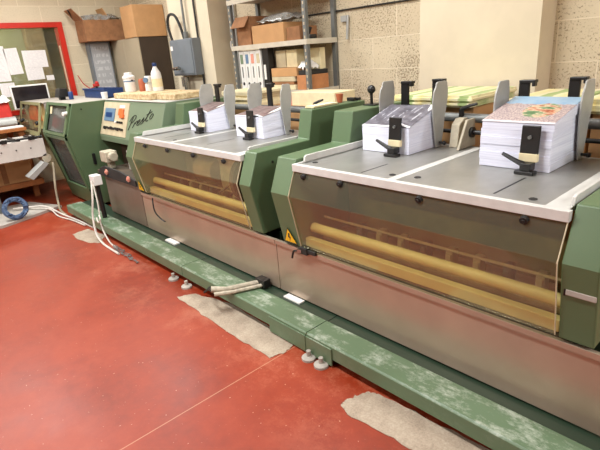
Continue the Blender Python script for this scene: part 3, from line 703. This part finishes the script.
cable([(-4.57, 1.45, .48), (-4.47, 1.42, .30), (-4.40, 1.385, .12), (-4.2, 1.36, .014), (-4.0, 1.345, .010)], .007, 'white_cable', 'thin white cable next to the rail at junction post')
cable([(-4.45, 1.375, .19), (-4.38, 1.36, .16), (-4.34, 1.37, .20), (-4.40, 1.385, .22)], .007, 'white_cable', 'small white cable loop tied halfway down the junction post')
tang = []
for k in range(46):
    tang.append((-4.05+.5*k/46+random.uniform(-.05, .05), 1.335+random.uniform(-.03, .03), .008+random.uniform(0, .012)))
tag(obj('wire_tangle', MB().tube(smooth_path(tang, 3), .003, 5), 'grey_metal'), 'tangled thin grey wires on floor along the green rail', 'cable')
# dusty bar across the rail
db = thing('clamp_bar', 'dusty pale metal bar with black end lying across green rail', 'bar', (-2.3, 1.42, .127))
M['dusty'] = simple('dusty_metal', (190, 180, 160), .8, 0, .15, 40)
obj('bar', MB().tube([(-2.37, 1.30, .17), (-2.32, 1.38, .155), (-2.25, 1.57, .15)], [.02, .017, .017], 10), 'dusty', db, smooth=True)
obj('bar', MB().tube([(-2.34, 1.30, .145), (-2.28, 1.40, .143), (-2.21, 1.57, .143)], [.014, .012, .012], 8), 'dusty', db, smooth=True)
obj('black_end', B(-2.27, -2.18, 1.565, 1.62, .128, .18), 'black', db, .004)
tag(obj('cable', MB().tube(smooth_path([(-2.37, 1.30, .16), (-2.45, 1.33, .14), (-2.52, 1.38, .10), (-2.62, 1.385, .03)]), .008, 6), 'black', smooth=True), 'short black cable from the dusty bar to floor', 'cable')
tag(obj('metal_plate', B(-2.02, -1.88, 1.585, 1.628, .119, .127), 'white'), 'small white plate lying in the rail groove', 'plate')
tag(obj('metal_plate', B(-3.52, -3.36, 1.58, 1.628, .119, .130), 'white'), 'small white plate in the rail groove near the left', 'plate')
tag(obj('cable', MB().tube(smooth_path([(-3.66, 1.60, .46), (-3.63, 1.585, .36), (-3.58, 1.60, .30), (-3.52, 1.61, .28)]), .006, 6), 'black'), 'black cable loop hanging under the left amber guard', 'cable')

# ---------------- cupboard, boxes on the left ----------------
lk = thing('steel_cupboard', 'tall taupe cupboard with dark brown side near electrical box', 'cupboard', (-6.98, 3.27, 0))
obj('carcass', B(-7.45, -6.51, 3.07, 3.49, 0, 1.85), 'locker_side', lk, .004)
for x0, x1 in ((-7.45, -6.985), (-6.98, -6.512)):
    d = obj('door', B(x0, x1, 3.05, 3.07, .05, 1.85), 'locker_front', lk, .003)
    obj('handle', B((x1-.06) if x0 < -7.2 else (x0+.04), (x1-.04) if x0 < -7.2 else (x0+.06), 3.03, 3.05, .95, 1.1), 'grey_metal', d)
def carton(name, label, x0, x1, y0, y1, z0, z1, mat='cardboard', open_=False, tape=False, group=None):
    t = thing(name, label, 'box', ((x0+x1)/2, (y0+y1)/2, z0), group)
    if open_:
        w_ = .006; mb = MB().box(x0, x1, y0, y1, z0, z0+w_).box(x0, x1, y0, y0+w_, z0+w_, z1).box(x0, x1, y1-w_, y1, z0+w_, z1).box(x0, x0+w_, y0+w_, y1-w_, z0+w_, z1).box(x1-w_, x1, y0+w_, y1-w_, z0+w_, z1)
        obj('carton_body', mb, mat, t)
        obj('flap', MB().prism([(y0, z1), (y0-.07, z1-.10), (y0-.074, z1-.097), (y0-.002, z1+.004)], x0, x1), mat, t)
    else:
        obj('carton_body', B(x0, x1, y0, y1, z0, z1), mat, t, .004)
        obj('top_seam', B(x0+.01, x1-.01, (y0+y1)/2-.002, (y0+y1)/2+.002, z1-.0005, z1+.001), 'cardboard_dark', t)
    if tape: obj('packing_tape', B(x0+.002, x1-.002, (y0+y1)/2-.03, (y0+y1)/2+.03, z1, z1+.001), 'cream_paper', t)
    return t
carton('cardboard_carton', 'large plain brown carton on top of the cupboard', -6.88, -6.50, 3.04, 3.49, 1.852, 2.25, tape=True)
gp = thing('notice_cabinet', 'narrow grey cabinet with picture sheet on its side, beside cupboard', 'cabinet', (-7.42, 2.88, 0))
obj('carcass', B(-7.49, -7.36, 2.70, 3.0, 0, 1.85), 'elec', gp, .004)
def sheet_x(x, y0, y1, z0, z1, th=.002):
    mb = MB(); mb.uv = {}
    for s in (0, th):
        b0 = len(mb.v)
        for (y, z, u, v) in ((y0, z0, 0, 0), (y1, z0, 1, 0), (y1, z1, 1, 1), (y0, z1, 0, 1)):
            mb.uv[len(mb.v)] = (u, v); mb.v.append((x+s, y, z))
    mb.f = [(3,2,1,0),(4,5,6,7),(0,1,5,4),(1,2,6,5),(2,3,7,6),(3,0,4,7)]; return mb
obj('picture_sheet', sheet_x(-7.359, 2.72, 2.98, 1.1, 1.83), 'notice_grey', gp)
pb = thing('wrapped_carton', 'worn brown carton wrapped in clear film on grey cabinet', 'box', (-7.3, 2.8, 1.83))
obj('carton_body', B(-7.49, -7.16, 2.62, 3.17, 1.853, 2.13), 'cardboard_dark', pb, .006)
def crumple(x0, x1, y0, y1, z, h, n=10):
    rnd = [[random.uniform(-1, 1) for _ in range(n+1)] for _ in range(n+1)]
    return MB().grid(lambda u, v: (x0+(x1-x0)*u, y0+(y1-y0)*v, z+h*(1-(2*u-1)**4)*(1-(2*v-1)**4)+h*.35*rnd[int(round(u*n))][int(round(v*n))]), n, n, .002)
obj('plastic_film', crumple(-7.49, -7.16, 2.62, 3.17, 2.14, .06), 'clear', pb, smooth=True)
obj('flap', MB().prism([(2.62, 2.13), (2.50, 2.27), (2.506, 2.275), (2.63, 2.135)], -7.47, -7.18), 'cardboard_dark', pb)
obj('flap', MB().prism([(3.0, 2.14), (2.93, 2.28), (2.936, 2.283), (3.01, 2.142)], -7.45, -7.2), 'cardboard', pb)
tag(obj('roof_batten', MB().tube([(-7.46, 2.60, 2.17), (-7.30, 2.50, 2.26)], .012), 'rubber'), 'thin dark rod sticking out above wrapped carton', 'rod')
# electrical box and conduits
eb = thing('electrical_box', 'grey electrical isolator box on wall pilaster with cables', 'electrical box', (-5.45, 3.13, 1.3))
obj('enclosure', B(-5.73, -5.20, 3.09, 3.209, 1.335, 1.75), 'elec', eb, .008)
obj('door_plate', B(-5.71, -5.22, 3.082, 3.09, 1.355, 1.73), 'elec', eb, .003)
obj('rating_label', B(-5.70, -5.65, 3.078, 3.082, 1.63, 1.68), 'white', eb)
obj('switch_handle', MB().tube([(-5.50, 3.06, 1.42), (-5.50, 3.00, 1.42)], .02).tube([(-5.56, 3.0, 1.42), (-5.43, 3.0, 1.43)], .018), 'steel', eb, smooth=True)
obj('cable_gland', MB().tube([(-5.50, 3.12, 1.315), (-5.50, 3.12, 1.17)], .035, 12).tube([(-5.58, 3.12, 1.315), (-5.58, 3.12, 1.2)], .02, 12), 'steel', eb, smooth=True)
obj('cable', MB().tube(smooth_path([(-5.70, 3.12, 1.75), (-5.72, 3.10, 1.92), (-5.66, 3.10, 2.03), (-5.56, 3.12, 2.02), (-5.50, 3.14, 1.90), (-5.46, 3.15, 1.75)]), .016, 8), 'rubber', eb, smooth=True)
obj('conduit', MB().tube([(-5.43, 3.16, 1.75), (-5.43, 3.17, 3.09)], .014, 8).tube([(-5.43, 3.16, 1.75), (-5.43, 3.16, 1.83)], .03, 10), 'grey_metal', eb, smooth=True)
tag(obj('wall_cable', MB().tube([(-5.22, 3.19, 3.09), (-5.21, 3.19, 1.0)], .012, 8), 'black'), 'black vertical cable on pilaster right of the electrical box', 'cable')
cdt = thing('wall_conduit', 'grey vertical conduit pair with small white box beside shelving', 'conduit', (-4.93, 3.46, 1.6))
obj('pipe', MB().tube([(-4.90, 3.47, 1.66), (-4.90, 3.47, 3.09)], .02, 10), 'grey_metal', cdt, smooth=True)
obj('pipe', MB().tube([(-4.84, 3.47, 1.2), (-4.84, 3.47, 3.09)], .014, 10), 'grey_plastic', cdt, smooth=True)
obj('switch_box', B(-4.94, -4.86, 3.44, 3.499, 1.60, 1.68), 'white', cdt, .004)

# ---------------- shelving and its contents ----------------
sh = thing('shelving_unit', 'grey slotted-steel shelving unit with pale boards against block wall', 'shelving', (-3.83, 3.3, 0))
for x, y in ((-4.40, 3.10), (-3.29, 3.10), (-4.40, 3.46), (-3.29, 3.46)):
    p = MB().box(x-.022, x+.022, y-.003, y, 0, 2.6).box(x+.019, x+.022, y, y+.03, 0, 2.6)
    po = obj('post', p, 'grey_metal', sh)
    if y < 3.2:
        obj('slot_row', B(x-.010, x+.004, y-.0045, y-.003, 1.1, 2.6), 'slots', po)
for z in (.3, 1.15, 1.585, 2.02, 2.45):
    obj('shelf_board', B(-4.42, -3.27, 3.105, 3.48, z, z+.018), 'shelf', sh)
    obj('shelf_edge', MB().box(-4.42, -3.27, 3.09, 3.096, z-.022, z+.022).box(-3.268, -3.262, 3.09, 3.48, z-.022, z+.022), 'shelf', sh)
Z1, Z2, Z3 = 1.169, 1.604, 2.039
carton('open_carton', 'open brown carton with flap hanging, left end of middle shelf', -4.36, -4.13, 3.14, 3.42, Z2, Z2+.27, 'cardboard_dark', True)
carton('open_carton', 'wider brown carton filled with crumpled film on middle shelf', -4.08, -3.60, 3.12, 3.42, Z2, Z2+.17, 'cardboard', False)
tag(obj('plastic_film', crumple(-4.02, -3.50, 3.14, 3.42, Z2+.20, .05), 'clear', smooth=True), 'crumpled clear plastic film heaped on the middle shelf carton', 'film')
tag(obj('cardboard_sleeve', B(-3.58, -3.40, 3.14, 3.36, Z2, Z2+.12), 'cardboard_dark', bev=.004), 'small tan box next to film-filled carton on middle shelf', 'box')
tg = thing('tape_gun', 'black hand tool lying at right end of middle shelf', 'tool', (-3.35, 3.2, Z2))
obj('tool_body', MB().box(-3.39, -3.28, 3.16, 3.24, Z2+.001, Z2+.04), 'black', tg, .01); obj('tool_arm', MB().tube([(-3.36, 3.2, Z2+.03), (-3.32, 3.2, Z2+.10)], .015), 'rubber', tg)
tag(obj('cardboard_carton', B(-4.34, -4.10, 3.14, 3.44, Z3, Z3+.22), 'cardboard_dark', bev=.004), 'brown carton at left of the highest visible shelf', 'box')
carton('cardboard_carton', 'long brown carton filling the highest visible shelf', -4.05, -3.35, 3.14, 3.44, Z3, Z3+.22, 'cardboard_dark')
for k in range(4):
    x = -4.34+k*.092
    f_ = thing('magazine_file', 'white upright magazine file with round finger hole, on lower shelf', 'magazine file', (x+.04, 3.2, Z1), 'white magazine files on the lower shelf')
    obj('file_case', B(x, x+.085, 3.12, 3.38, Z1, Z1+.385), 'white', f_, .003)
    obj('finger_hole', MB().tube([(x+.042, 3.121, Z1+.06), (x+.042, 3.117, Z1+.06)], .016, 12), 'black', f_)
    obj('spine_label', B(x+.02, x+.065, 3.116, 3.1195, Z1+.26, Z1+.35), ('green_grey', 'blue_panel', 'pink', 'cream')[k], f_)
    obj('spine_text', B(x+.036, x+.048, 3.1165, 3.1195, Z1+.12, Z1+.23), 'grey_metal', f_)
bf = thing('box_file', 'tall black box file with white label on lower shelf', 'file', (-3.9, 3.25, Z1))
obj('file_case', B(-3.955, -3.86, 3.12, 3.20, Z1, Z1+.39), 'black', bf, .004); obj('spine_label', B(-3.935, -3.905, 3.115, 3.12, Z1+.10, Z1+.24), 'white', bf)
for i, (x0, x1, z0, z1, mt, lab) in enumerate((
    (-3.84, -3.50, Z1, Z1+.045, 'cream_paper', 'cream book at the bottom of the lower shelf pile'), (-3.83, -3.52, Z1+.046, Z1+.075, 'cardboard_dark', 'thin brown book second from bottom of shelf pile'),
    (-3.84, -3.50, Z1+.076, Z1+.12, 'cream', 'beige book third in the shelf pile'), (-3.84, -3.47, Z1+.121, Z1+.20, 'cardboard', 'flat tan carton topmost of the shelf pile'))):
    o = tag(obj('flat_book' if i < 3 else 'flat_carton', B(x0, x1, 3.13, 3.38, z0, z1), mt, bev=.003), lab, 'book' if i < 3 else 'box')
ocb = tag(obj('orange_carton', B(-3.46, -3.30, 3.12, 3.38, Z1, Z1+.13), 'orange_card', bev=.004), 'orange-brown carton on lower shelf beside the post', 'box')
tag(obj('flat_carton', B(-3.455, -3.305, 3.14, 3.38, Z1+.132, Z1+.17), 'rubber', bev=.003), 'flat black box on top of the orange-brown carton', 'box')
for k, (x0, x1, mt, lab) in enumerate(((-3.84, -3.69, 'cream', 'cream box file left of three standing on the shelf pile'), (-3.68, -3.53, 'cream_paper', 'pale box file in middle of three standing on shelf pile'), (-3.45, -3.32, 'cream_paper', 'cream box file right of three, standing on the black box'))):
    tag(obj('storage_box', B(x0, x1, 3.20 if k < 2 else 3.30, 3.37, Z1+(.202 if k < 2 else .171), Z1+.36), mt, bev=.004), lab, 'box')
tag(obj('plastic_bag', crumple(-3.45, -3.31, 3.13, 3.27, Z1+.19, .06, 8), 'white', smooth=True), 'crumpled white bag on black box, lower shelf right', 'bag')
tag(obj('wall_hook', MB().box(-3.20, -3.13, 3.47, 3.499, 1.73, 1.78).tube([(-3.11, 3.47, 1.78), (-3.12, 3.46, 1.58)], .012), 'grey_plastic'), 'small grey wall bracket with white strip right of shelving', 'bracket')
tag(obj('wall_pipe', MB().tube([(-4.4, 3.485, 1.828), (-2.18, 3.485, 1.828)], .007), 'rubber'), 'thin dark cable running along the block wall above shelving', 'cable')

# ---------------- pallets and piles behind the machine ----------------
def pallet(x0, x1, y0, y1, label):
    t = thing('pallet', label, 'pallet', ((x0+x1)/2, (y0+y1)/2, 0), 'pallets behind the machine')
    n = 5
    for k in range(n):
        a = x0+(x1-x0)*k/n; obj('deck_board', B(a+.01, a+(x1-x0)/n-.01, y0, y1, .10, .12), 'pine', t)
    for y in (y0+.03, (y0+y1)/2, y1-.03): obj('bearer', B(x0, x1, y-.03, y+.03, 0, .10), 'pine', t)
def pile(label, x0, x1, y0, y1, z0, z1, mat, n=5, jit=.012, rot=0, group=None):
    mb = MB()
    for k in range(n):
        a, b_ = random.uniform(-jit, jit), random.uniform(-jit, jit)
        mb.box(x0+a, x1+a, y0+b_, y1+b_, z0+(z1-z0)*k/n, z0+(z1-z0)*(k+1)/n)
    return tag(obj('sheet_pile', mb, mat), label, 'paper pile', group)
pallet(-1.95, -1.25, 2.66, 3.16, 'pale wooden pallet behind the right feeder, pilaster side')
carton('cardboard_carton', 'tan carton under the green and yellow sheets behind right feeder', -1.88, -1.46, 2.72, 3.16, .121, 1.12)
pile('green and yellow printed sheets piled on tan carton near pilaster', -1.98, -1.43, 2.63, 3.2, 1.123, 1.19, 'green_yellow')
pallet(-1.19, -.4, 2.66, 3.4, 'wooden pallet behind the right-hand paper stack')
carton('cardboard_carton', 'tan carton on pallet behind the tallest paper stack', -1.18, -.84, 2.74, 3.3, 0.121, 1.105)
pile('green and yellow sheets behind the tallest paper stack', -1.24, -.90, 2.68, 3.2, 1.113, 1.175, 'green_yellow', 4)
carton('cardboard_carton', 'tan carton at the right edge behind the machine', -.82, -.35, 2.72, 3.3, .121, 1.10)
pile('green and yellow sheets at right edge of the view', -.87, -.36, 2.69, 3.2, 1.105, 1.175, 'green_yellow', 5)
pallet(-4.15, -3.4, 2.66, 3.06, 'wooden pallet between left feeder and shelving')
carton('cardboard_carton', 'carton under cream paper pile before the magazine files', -4.10, -3.50, 2.70, 3.04, .121, 1.06)
pile('cream paper pile in front of the white magazine files', -4.08, -3.52, 2.68, 3.03, 1.063, 1.20, 'cream_paper', 7, .02)
pallet(-3.3, -2.5, 2.66, 3.06, 'wooden pallet in front of the shelving right end')
carton('cardboard_carton', 'carton below the wide cream box behind green housing', -3.25, -2.6, 2.72, 3.04, .121, 1.07)
cbx = thing('cream_box', 'wide cream box with pink end standing before the shelving', 'box', (-2.93, 2.88, 1.073))
obj('box_body', B(-3.17, -2.66, 2.78, 3.02, 1.073, 1.185), 'cream_paper', cbx, .004); obj('pink_end', B(-3.215, -3.172, 2.78, 3.02, 1.073, 1.18), 'pink', cbx, .003)
# items on the top of the green housing
pile('cream sheets lying on green housing beside terracotta cup', -2.295, -2.215, 2.12, 2.34, 1.163, 1.175, 'cream_paper', 2, .004)
tag(obj('plastic_cup', MB().lathe((-2.27, 2.42, 1.163), [(.018, 0), (.024, .045), (.026, .055), (.022, .055), (.018, .04)], 16), 'brown_cup', smooth=True), 'small terracotta plastic cup on the green housing top', 'cup')
for dx in (0,): pass
tag(obj('bulldog_clip', MB().box(-2.28, -2.22, 2.50, 2.53, 1.163, 1.185).box(-2.25, -2.21, 2.54, 2.57, 1.163, 1.18), 'black', bev=.003), 'black clip lying at the rear of green housing top', 'clip')
# wrapped bundles along the control station top
Zt = 1.173
for i, (x0, x1, y0, y1, h) in enumerate(((-5.36, -4.86, 2.12, 2.50, .055), (-4.84, -4.44, 2.10, 2.50, .06), (-4.42, -4.07, 2.16, 2.54, .055))):
    tag(obj('paper_bundle', MB().box(x0, x1, y0, y1, Zt, Zt+h), 'bundle', bev=.01), ('mottled paper bundle under the white tub on control station', 'mottled paper bundle in middle of control station top', 'mottled paper bundle at right end of control station top')[i], 'paper bundle')
tb = thing('plastic_tub', 'white plastic tub with blue band on control station', 'tub', (-5.25, 2.28, Zt+.05))
zt2 = Zt+.056
obj('tub_body', MB().lathe((-5.25, 2.28, zt2), [(.055, 0), (.06, .02), (.06, .13), (.058, .14)]), 'white', tb, smooth=True)
obj('lid', MB().lathe((-5.25, 2.28, zt2+.14), [(.066, 0), (.066, .02), (.045, .035), (.04, .06), (.03, .062)]), 'white', tb, smooth=True)
obj('band', MB().lathe((-5.25, 2.28, zt2+.105), [(.0615, 0), (.0615, .012)]), 'blue_panel', tb)
obj('handle', MB().tube([(-5.34, 2.28, zt2+.12), (-5.16, 2.28, zt2+.12)], .006), 'black', tb)
tag(obj('glue_jar', MB().lathe((-5.11, 2.36, zt2), [(.04, 0), (.04, .11), (.03, .13)]), 'brown_cup', smooth=True), 'brown jar half hidden behind the white tub', 'jar')
jr = thing('glue_jar', 'short white jar with blue round label between tub and bottle', 'jar', (-4.95, 2.36, Zt+.055)); z3 = Zt+.061
obj('jar_body', MB().lathe((-4.95, 2.36, z3-.0), [(.045, 0), (.042, .07), (.03, .075), (.045, .085), (.047, .12), (.035, .15)]), 'white', jr, smooth=True)
obj('label_disc', MB().tube([(-4.925, 2.318, z3+.11), (-4.92, 2.31, z3+.11)], .028, 14), 'blue_panel', jr)
bt = thing('plastic_bottle', 'clear white bottle with blue cap on control station', 'bottle', (-4.76, 2.36, z3))
obj('bottle_body', MB().lathe((-4.76, 2.36, z3), [(.05, 0), (.053, .01), (.053, .14), (.048, .18), (.022, .225), (.018, .24)]), 'white', bt, smooth=True)
obj('cap', MB().lathe((-4.76, 2.36, z3+.24), [(.022, 0), (.022, .03), (.018, .034)]), 'blue', bt, smooth=True)
obj('bottle_label', MB().lathe((-4.76, 2.36, z3+.04), [(.0537, 0), (.0537, .08)]), 'cream_paper', bt)
tx = thing('tool_box', 'dark blue open tool box on top of the tower', 'tool box', (-5.96, 2.24, 1.169))
obj('box_shell', MB().box(-6.3, -5.62, 2.14, 2.15, 1.17, 1.27).box(-6.3, -5.62, 2.34, 2.35, 1.17, 1.27).box(-6.3, -6.29, 2.15, 2.34, 1.17, 1.27).box(-5.63, -5.62, 2.15, 2.34, 1.17, 1.27).box(-6.3, -5.62, 2.15, 2.34, 1.17, 1.18), 'blue', tx)
obj('rim', MB().box(-6.31, -5.61, 2.128, 2.14, 1.255, 1.278), 'blue', tx, .003)
tag(obj('paper_cup', MB().lathe((-5.56, 2.10, 1.169), [(.03, 0), (.036, .07), (.036, .074)]), 'white', smooth=True), 'small white cup beside the blue tool box', 'cup')
rt_ = thing('red_tool', 'red-headed hand tool standing up in the blue tool box', 'tool', (-6.05, 2.35, 1.181))
obj('tool_head', MB().box(-6.22, -6.10, 2.23, 2.27, 1.29, 1.32).ball((-6.12, 2.25, 1.33), .022), 'red_soft', rt_, .004); obj('tool_shaft', MB().tube([(-6.15, 2.25, 1.182), (-6.15, 2.25, 1.30)], .012), 'black', rt_)
ph = thing('desk_phone', 'black speaker-like device standing on the tower top', 'device', (-6.40, 1.9, 1.168))
obj('stand', B(-6.44, -6.36, 1.87, 1.93, 1.169, 1.20), 'black', ph, .004); obj('head', MB().prism([(1.84, 1.20), (1.87, 1.30), (1.95, 1.30), (1.97, 1.20)], -6.48, -6.32), 'black', ph, .006)
tag(obj('drink_can', MB().lathe((-6.22, 1.95, 1.169), [(.024, 0), (.027, .006), (.027, .085), (.022, .092)]), 'blue', smooth=True), 'small blue can beside black device on the tower top', 'can')
# monitor, desk things
mn = thing('monitor', 'dark computer monitor with white bezel below the notices', 'monitor', (-7.3, 1.75, .88))
obj('bezel', MB().box(-7.36, -7.32, 1.56, 2.02, 1.06, 1.36), 'white', mn, .004); obj('screen', B(-7.32, -7.317, 1.58, 2.0, 1.075, 1.342), 'screen', mn)
obj('stand', MB().box(-7.40, -7.36, 1.76, 1.82, .90, 1.2).box(-7.45, -7.3, 1.68, 1.9, .881, .90), 'white', mn)
dk = thing('computer_desk', 'small desk under the monitor, hidden behind the hood', 'desk', (-7.3, 1.82, 0))
obj('desk_top', B(-7.49, -7.27, 1.56, 2.4, .85, .88), 'wood', dk); 
for y in (1.6, 2.35): obj('leg', B(-7.48, -7.42, y-.03, y+.03, 0, .85), 'wood', dk)
bg = thing('carrier_bag', 'red and white carrier bag standing on the bench', 'bag', (-7.25, 1.42, .881))
obj('bag_body', MB().prism([(-7.27, .882), (-7.29, 1.10), (-7.22, 1.22), (-7.10, 1.20), (-7.05, 1.0), (-7.06, .882)], 1.28, 1.46, 1), 'red_soft', bg, .02)
obj('bag_top', crumple(-7.29, -7.06, 1.27, 1.48, 1.18, .07, 8), 'white', bg, smooth=True)
tag(obj('paper_roll', MB().tube([(-6.98, 1.18, .885+.06), (-6.96, 1.46, .885+.06)], .06, 14), 'grey_plastic', smooth=True), 'pale grey roll lying on the bench before the red bag', 'roll')
tag(obj('keyboard', B(-6.89, -6.74, 1.10, 1.48, .881, .90), 'white', bev=.004), 'white keyboard lying on the brown bench', 'keyboard')
tag(obj('document_tray', MB().box(-7.48, -7.30, 1.34, 1.56, .881, .90).box(-7.48, -7.30, 1.34, 1.56, .93, .945), 'black'), 'black document tray behind carrier bag on bench', 'tray')
# notices on the window
def notice(y0, y1, z0, z1, lab, rot=0, x=-7.549):
    mb = sheet_x(x, y0, y1, z0, z1)
    o = obj('notice', mb, 'notice'); o.rotation_euler = (R(rot), 0, 0); tag(o, lab, 'notice', 'notices taped to the office window')
notice(1.36, 1.66, 1.42, 1.86, 'tall white notice at the left edge of the window')
notice(1.665, 1.83, 1.50, 1.83, 'upright white notice, second from left on the window', 3)
notice(1.86, 2.16, 1.57, 1.79, 'wide landscape notice, upper right on the window', -1, -7.545)
notice(1.86, 2.08, 1.41, 1.575, 'smaller landscape notice just below the wide one', 1)
notice(2.10, 2.20, 1.39, 1.455, 'tiny white slip low on the window, right of the notices')
notice(1.50, 1.68, 1.22, 1.40, 'cream notice above red bag at left window edge')
tag(obj('red_cable', MB().tube(smooth_path([(-7.47, 2.50, 1.42), (-7.3, 2.5, 1.30), (-6.9, 2.46, 1.22), (-6.6, 2.3, 1.24), (-6.22, 2.26, 1.29)]), .006, 6), 'red_soft'), 'thin red cable from the window frame to the blue tool box', 'cable')
